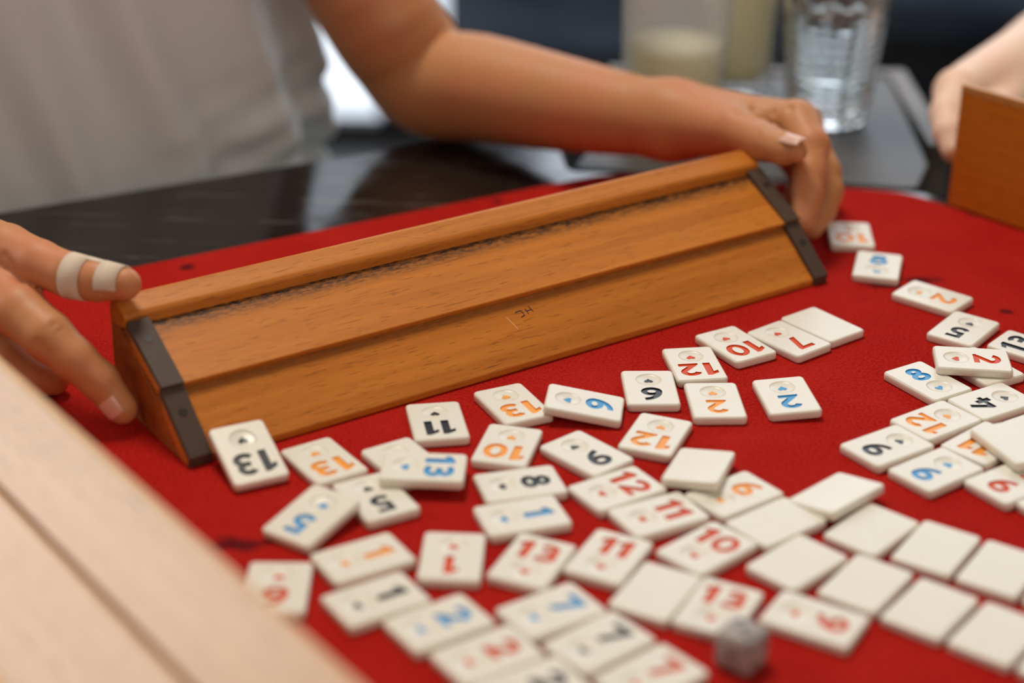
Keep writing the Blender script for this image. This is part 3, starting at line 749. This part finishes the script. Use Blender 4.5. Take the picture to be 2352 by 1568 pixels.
WATER = plain('water', (0.92, 0.95, 0.96), 0.02, Transmission_Weight=1.0, IOR=1.33)
def tumbler(label, x, y, r0, r1, h, rib, liquid, fill, base=0.012, wall=None):
    t = thing('drinking_glass', label, 'glass', Matrix.Translation((x*CM, y*CM, TOP-0.0025)), 'drinking glasses on the side table')
    def R_(z): return r0+(r1-r0)*z/h
    outer = [(r0*0.86, 0.0), (r0*0.97, 0.0015)]+[(R_(z), z) for z in np.linspace(0.004, h, 150)]
    inner = [(R_(z)-0.0025, z) for z in np.linspace(h, base+0.004, 14)]+[(r0*0.75, base), (0.0004, base)]
    lathe('glass_body', [(0.0004, 0.0)]+outer+inner, wall or GLASS, t, seg=96, rib=lambda r, z, a: rib(r, z, a) if r > R_(z)-0.001 else r)
    lp = [(0.0004, base+0.0006), (r0*0.72, base+0.0006)]+[(R_(z)-0.0032, z) for z in np.linspace(base+0.006, fill, 8)]
    lathe('liquid', lp+[(0.0004, fill)], liquid, t, seg=48)
    return t
def vertical_ribs(r, z, a): return r*(1+0.022*math.cos(a*28)) if z > 0.006 and r > 0.02 else r
def ring_facets(r, z, a):
    if r < 0.012 or z < 0.010: return r
    k = 0.030*math.sin(z*2*math.pi/0.0050)+0.012*math.cos(a*14) if z < 0.060 else 0.025*math.cos(a*12+z*160)
    return r*(1+k)
tumbler('ribbed clear glass with a little pale lemonade left at its bottom', 8.35, 95.6, 0.0262, 0.0300, 0.125, vertical_ribs, LEMON, 0.045, wall=MISTED)
tumbler('tall glass filled with cloudy lemonade behind the ribbed glass', 12.3, 100.3, 0.0185, 0.0262, 0.120, lambda r, z, a: r, LEMON, 0.108, wall=THIN)
tumbler('clear glass tumbler with fine moulded rings and a thick base, right of the lemonade', 16.8, 96.6, 0.0212, 0.0325, 0.115, ring_facets, WATER, 0.062, base=0.016)


# ------------------------------------------------------------------ people
HAND_A = {"base": [(-13.17, 98.79, 16.16, 3.9), (-7.44, 93.54, 6.71, 3.02), (-5.83, 93.43, 4.14, 2.9), (-4.41, 92.72, 2.63, 2.8), (-1.9, 91.17, 2.87, 2.75), (2.45, 87.69, 3.23, 2.32), (5.51, 85.1, 3.61, 1.92), (7.36, 83.59, 3.91, 1.68)],
 "palm": [[(7.35, 83.61, 3.97, 1.5), (12.58, 80.81, 4.83, 0.98)], [(7.38, 83.9, 3.87, 1.5), (13.2, 82.68, 4.11, 0.98)], [(7.4, 84.06, 3.75, 1.45), (13.04, 84.48, 3.24, 0.95)], [(7.42, 84.21, 3.6, 1.4), (12.54, 85.82, 2.33, 0.85)], [(7.34, 83.35, 3.88, 1.45), (9.61, 80.8, 4.33, 1.15)]],
 "fingers": [
  [(8.16, 82.4, 4.22, 1.3), (9.75, 80.09, 4.7, 1.05), (11.02, 78.32, 4.72, 0.86), (11.72, 77.35, 4.77, 0.72), (12.18, 76.83, 4.84, 0.5)],
  [(12.73, 80.23, 5.01, 0.98), (13.11, 78.64, 4.46, 0.84), (12.99, 77.58, 3.62, 0.74), (12.81, 76.79, 2.89, 0.7), (12.56, 75.93, 2.0, 0.58)],
  [(13.16, 82.37, 4.15, 0.95), (14.06, 80.42, 2.6, 0.82), (14.17, 79.66, 1.93, 0.76), (13.84, 78.85, 1.39, 0.7), (13.31, 77.95, 0.9, 0.6)],
  [(13.14, 84.17, 3.28, 0.92), (14.39, 82.32, 1.47, 0.8), (14.28, 81.46, 0.82, 0.74), (13.88, 80.55, 0.71, 0.68), (13.34, 79.59, 0.61, 0.58)],
  [(12.73, 85.62, 2.38, 0.82), (13.89, 84.24, 0.86, 0.68), (13.79, 83.55, 0.65, 0.62), (13.45, 82.88, 0.61, 0.58), (13.03, 82.04, 0.53, 0.5)],
 ],
 "creases": [((11.52, 77.88, 5.52), (12.23, 79.91, 5.81), 0.26, 0.16), ((10.82, 78.48, 5.63), (10.71, 80.73, 5.44), 0.2, 0.14), ((11.13, 78.02, 5.59), (11.58, 80.38, 5.41), 0.14, 0.12), ((9.96, 79.32, 5.66), (10.7, 78.62, 5.62), 0.06, 0.16), ((13.07, 77.8, 4.86), (13.55, 77.98, 4.88), 0.05, 0.07), ((13.06, 77.63, 4.68), (13.59, 77.87, 4.68), 0.05, 0.07), ((11.44, 76.97, 5.36), (11.36, 76.76, 5.07), 0.05, 0.07), ((10.6, 77.96, 5.44), (10.67, 77.55, 5.14), 0.04, 0.08)]}
HAND_B = {"base": [(-41.09, 85.55, 16.24, 4.0), (-39.94, 83.93, 3.48, 2.8), (-31.02, 74.58, 2.43, 2.4), (-24.86, 68.82, 3.1, 1.8)],
 "palm": [[(-24.86, 68.82, 3.1, 1.8), (-20.02, 64.08, 4.08, 1.1)], [(-25.02, 69.2, 2.75, 1.8), (-20.74, 65.08, 2.92, 1.05)], [(-25.19, 69.59, 2.4, 1.7), (-21.64, 66.14, 1.88, 1.0)], [(-25.35, 69.97, 2.04, 1.6), (-22.58, 67.34, 1.14, 0.9)], [(-24.69, 68.43, 3.45, 1.7), (-20.88, 65.71, 4.72, 1.2)]],
 "fingers": [
  [(-21.1, 65.89, 4.64, 1.2), (-18.72, 63.57, 5.11, 0.98), (-17.26, 62.45, 5.09, 0.86), (-15.97, 61.64, 5.0, 0.8), (-14.86, 61.19, 4.99, 0.73), (-13.81, 60.79, 5.07, 0.58)],
  [(-20.01, 63.82, 4.23, 1.12), (-17.78, 61.16, 3.75, 0.97), (-16.57, 60.15, 3.26, 0.9), (-15.6, 59.72, 2.57, 0.77), (-14.73, 59.57, 1.81, 0.7), (-13.95, 59.33, 0.83, 0.58)],
  [(-20.76, 64.75, 2.7, 1.0), (-18.68, 62.16, 1.2, 0.85), (-17.76, 61.83, 0.75, 0.72), (-17.01, 61.93, 0.61, 0.58)],
  [(-21.66, 65.81, 1.66, 0.95), (-20.18, 63.73, 0.83, 0.8), (-19.13, 63.35, 0.73, 0.7), (-18.37, 63.44, 0.59, 0.56)],
  [(-22.6, 67.01, 0.91, 0.85), (-21.55, 65.41, 0.71, 0.68), (-20.66, 65.11, 0.63, 0.6), (-20.0, 65.06, 0.53, 0.5)],
 ],
 "creases": [((-16.84, 59.24, 3.34), (-16.13, 59.72, 3.98), 0.1, 0.09), ((-16.66, 59.2, 3.18), (-15.92, 59.66, 3.79), 0.1, 0.09), ((-16.45, 59.16, 3.05), (-15.78, 59.54, 3.59), 0.05, 0.07), ((-15.06, 58.88, 2.05), (-14.47, 59.32, 2.49), 0.05, 0.07), ((-14.89, 58.84, 1.9), (-14.33, 59.19, 2.32), 0.05, 0.07), ((-16.13, 61.21, 5.72), (-16.22, 60.85, 5.2), 0.05, 0.08), ((-18.45, 62.3, 5.47), (-17.78, 61.57, 4.77), 0.1, 0.14)]}
HAND_C = {"base": [(38.69, 110.51, 8.21, 3.6), (32.3, 102.17, 4.6, 3.0), (28.16, 96.54, 3.22, 2.3)],
 "palm": [[(28.16, 96.54, 3.22, 2.3), (22.26, 90.11, 3.43, 1.25)], [(28.25, 96.83, 3.14, 2.3), (23.22, 92.01, 3.0, 1.2)], [(28.31, 96.97, 2.97, 2.2), (24.32, 93.94, 2.41, 1.15)], [(28.45, 97.41, 2.72, 2.0), (25.61, 95.72, 1.74, 1.0)], [(27.89, 95.32, 2.99, 2.0), (25.28, 91.78, 2.53, 1.2)]],
 "fingers": [
  [(26.71, 94.1, 2.75, 1.4), (24.8, 90.77, 2.74, 1.05), (23.42, 88.57, 2.75, 0.85), (22.59, 87.32, 2.93, 0.6)],
  [(22.11, 89.89, 3.43, 1.15), (21.25, 88.1, 2.94, 0.85), (21.1, 86.75, 2.43, 0.74), (21.23, 85.82, 1.86, 0.6)],
  [(23.04, 91.77, 2.96, 1.1), (22.09, 89.9, 2.06, 0.85), (21.94, 88.57, 1.59, 0.74), (22.03, 87.68, 1.11, 0.6)],
  [(24.14, 93.58, 2.35, 1.05), (23.29, 91.91, 1.17, 0.82), (23.06, 90.62, 0.78, 0.72), (23.1, 89.75, 0.61, 0.58)],
  [(25.45, 95.47, 1.68, 0.95), (24.74, 93.97, 0.73, 0.7), (24.55, 92.93, 0.65, 0.62), (24.55, 92.1, 0.53, 0.5)],
 ],
 "creases": []}

def tube_patch(name, axis, a0, a1, upv, m, parent, origin, extra=0.05, nseg=20, thick=0.05):
    vs, fs = [], []; n = len(axis); closed = abs(a1-a0) >= 359
    A = [Vector(p[:3]) for p in axis]
    for i in range(n):
        d = (A[min(i+1, n-1)]-A[max(i-1, 0)]).normalized(); side = d.cross(upv).normalized(); u = side.cross(d).normalized()
        for lay in (0, 1):
            for k in range(nseg+1):
                a = math.radians(a0+(a1-a0)*k/nseg); r = axis[i][3]+extra-(thick if lay else 0)
                p = A[i]+(u*math.cos(a)+side*math.sin(a))*r
                vs.append(V(*p)-Vector(origin))
    W_ = nseg+1
    def id_(i, lay, k): return (i*2+lay)*W_+k
    for i in range(n-1):
        for k in range(nseg):
            fs.append((id_(i, 0, k), id_(i, 0, k+1), id_(i+1, 0, k+1), id_(i+1, 0, k)))
            fs.append((id_(i, 1, k), id_(i+1, 1, k), id_(i+1, 1, k+1), id_(i, 1, k+1)))
    for k in range(nseg):
        fs.append((id_(0, 0, k), id_(0, 1, k), id_(0, 1, k+1), id_(0, 0, k+1))); fs.append((id_(n-1, 0, k), id_(n-1, 0, k+1), id_(n-1, 1, k+1), id_(n-1, 1, k)))
    if not closed:
        for k in (0, nseg):
            for i in range(n-1): fs.append((id_(i, 0, k), id_(i+1, 0, k), id_(i+1, 1, k), id_(i, 1, k)))
    return mesh_obj(name, vs, fs, m, parent, smooth=True)
def nail(c, axis, nrm, r, length, width, m, parent, origin, name='fingernail'):
    ax = Vector(axis).normalized(); n_ = Vector(nrm); n_ = (n_-ax*n_.dot(ax)).normalized(); sd_ = ax.cross(n_)
    vs, fs = [], []; U, W_ = 9, 9
    for i in range(U):
        t = i/(U-1)*2-1
        half = width/2*(1-0.18*max(t, 0)**2)*(math.sqrt(max(0.0, 1-((-t-0.45)/0.56)**2)) if t < -0.45 else 1.0)
        for k in range(W_):
            q = (k/(W_-1)*2-1)*max(half, 0.02); a = q/r
            p = Vector(c)+ax*(t*length/2)+sd_*math.sin(a)*r+n_*(math.cos(a)*r-r+0.02-0.05*t*t)
            vs.append(V(*p)-Vector(origin))
    for i in range(U-1):
        for k in range(W_-1): fs.append((i*W_+k, i*W_+k+1, (i+1)*W_+k+1, (i+1)*W_+k))
    o = mesh_obj(name, vs, fs, m, parent, smooth=True)
    so = o.modifiers.new('thickness', 'SOLIDIFY'); so.thickness = 0.00025; so.offset = 0
    return o
def bounds(H, pad=0.6):
    pts = [q for q in H['base']]+[q for s in H['palm'] for q in s]+[q for c in H['fingers'] for q in c]
    a = np.array([[p[0]-p[3], p[1]-p[3], p[2]-p[3]] for p in pts]).min(0)-pad; b = np.array([[p[0]+p[3], p[1]+p[3], p[2]+p[3]] for p in pts]).max(0)+pad
    return a, b
def limb(H, h=0.14):
    f = limb_field(H['base'], H['palm'], H['fingers'], H.get('creases', ())); a, b = bounds(H)
    return f, surface(f, a, b, h)
PO = V(-26, 95, -20)
person = thing('person', 'person in light grey t-shirt holding the rack, a bandage on one thumb', 'person', Matrix.Translation(PO))
fA, pA = limb(HAND_A); fB, pB = limb(HAND_B)
# torso under and in the shirt
E_ = np.array([0.872, 0.489, 0], np.float32); B_ = np.array([-0.489, 0.872, 0], np.float32); TC = np.array([-28.1, 95.7, 0], np.float32)
def torso(p, grow=0.0, folds=False):
    q = p-TC; u = q@E_; v = q@B_; z = p[:, 2]
    a = 16.6+grow-np.clip(z, 0, 7)*0.28; b = 10.6+grow
    k = np.sqrt((u/a)**2+(v/b)**2); d = (k-1)*np.minimum(a, b)*0.9
    d = np.maximum(d, np.abs(z-7)-24)
    for S_ in (((-17.0, 104.0, 22.0, 5.6), (-14.0, 99.5, 16.5, 5.0)), ((-41.1, 85.5, 16.2, 5.2), (-40.9, 85.2, 12.0, 5.2))):
        d = smin(d, seg_d(p, *S_)+(0 if grow else 1.2), 4.0)
    if folds:
        ph = u*1.02+v*0.2+z*0.28+0.5*np.sin(u*0.31+0.4)
        d = d+0.72*np.sin(ph)*(0.65+0.35*np.sin(ph*0.41+0.6))+0.10*np.sin(1.9*ph+0.35*z+1.0)
        hem = np.clip((u-4)/8, 0, 1)*np.clip((4.0-z)/4.5, 0, 1)
        d = d+hem*(0.20*np.sin(z*1.5+u*0.45)+0.10*np.sin(z*2.9-u*0.6))
    return d
core = surface(lambda p: torso(p), (-48, 74, -18.5), (-4, 120, 32.5), 0.8)
sdf_obj('body', [pA, pB, core], SKIN, person, PO)
sdf_obj('t_shirt', [surface(lambda p: torso(p, 1.3, True), (-50, 72, -19.5), (-2, 122, 33.5), 0.35)], SHIRT, person, PO)
TH = HAND_A['fingers'][0]
ax = Vector(TH[4][:3])-Vector(TH[2][:3])
upcam = Vector((0.15, -0.30, 0.94))
c = (Vector(TH[3][:3])*0.75+Vector(TH[4][:3])*0.25)
nn_ = (upcam-ax.normalized()*upcam.dot(ax.normalized())).normalized()
o = nail(c+nn_*0.69+ax.normalized()*0.18, ax, nn_, 0.66, 1.75, 1.15, NAIL_PALE, person, PO); o['label'] = 'long pale thumbnail'
B1 = HAND_B['fingers'][1]; ax = Vector(B1[5][:3])-Vector(B1[4][:3]); nv = Vector((-0.45, -0.88, 0.35)); nv = (nv-ax.normalized()*nv.dot(ax.normalized())).normalized()
c = Vector(B1[4][:3])*0.28+Vector(B1[5][:3])*0.72
nail(c+nv*0.62, ax, nv, 0.62, 0.95, 0.85, NAIL, person, PO)
B0 = HAND_B['fingers'][0]
bu = Vector((0.1, 0.25, 0.96))
L_ = lambda a, b, t: tuple(x+(y-x)*t for x, y in zip(a, b))
o = tube_patch('bandage', [L_(B0[3], B0[4], 0.02), L_(B0[3], B0[4], 0.35), L_(B0[3], B0[4], 0.70)], 0, 360, bu, BANDAGE, person, PO, 0.06, 36); o['label'] = 'beige adhesive bandage wrapped round the thumb'
tube_patch('bandage_pad', [L_(B0[3], B0[4], 0.6), B0[4], L_(B0[4], B0[5], 0.5)], -80, 20, bu, BANDAGE, person, PO, 0.06, 16)
tube_patch('bandage_pad', [L_(B0[4], B0[5], 0.25), L_(B0[4], B0[5], 0.65), L_(B0[4], B0[5], 1.0)], -150, 110, bu, BANDAGE, person, PO, 0.075, 30)

PO2 = V(34, 100, -20)
person2 = thing('person', 'second person at the right edge, only a pale hand gripping the upright orange rack', 'person', Matrix.Translation(PO2))
fC, pC = limb(HAND_C)
sdf_obj('body', [pC], SKIN_PALE, person2, PO2)
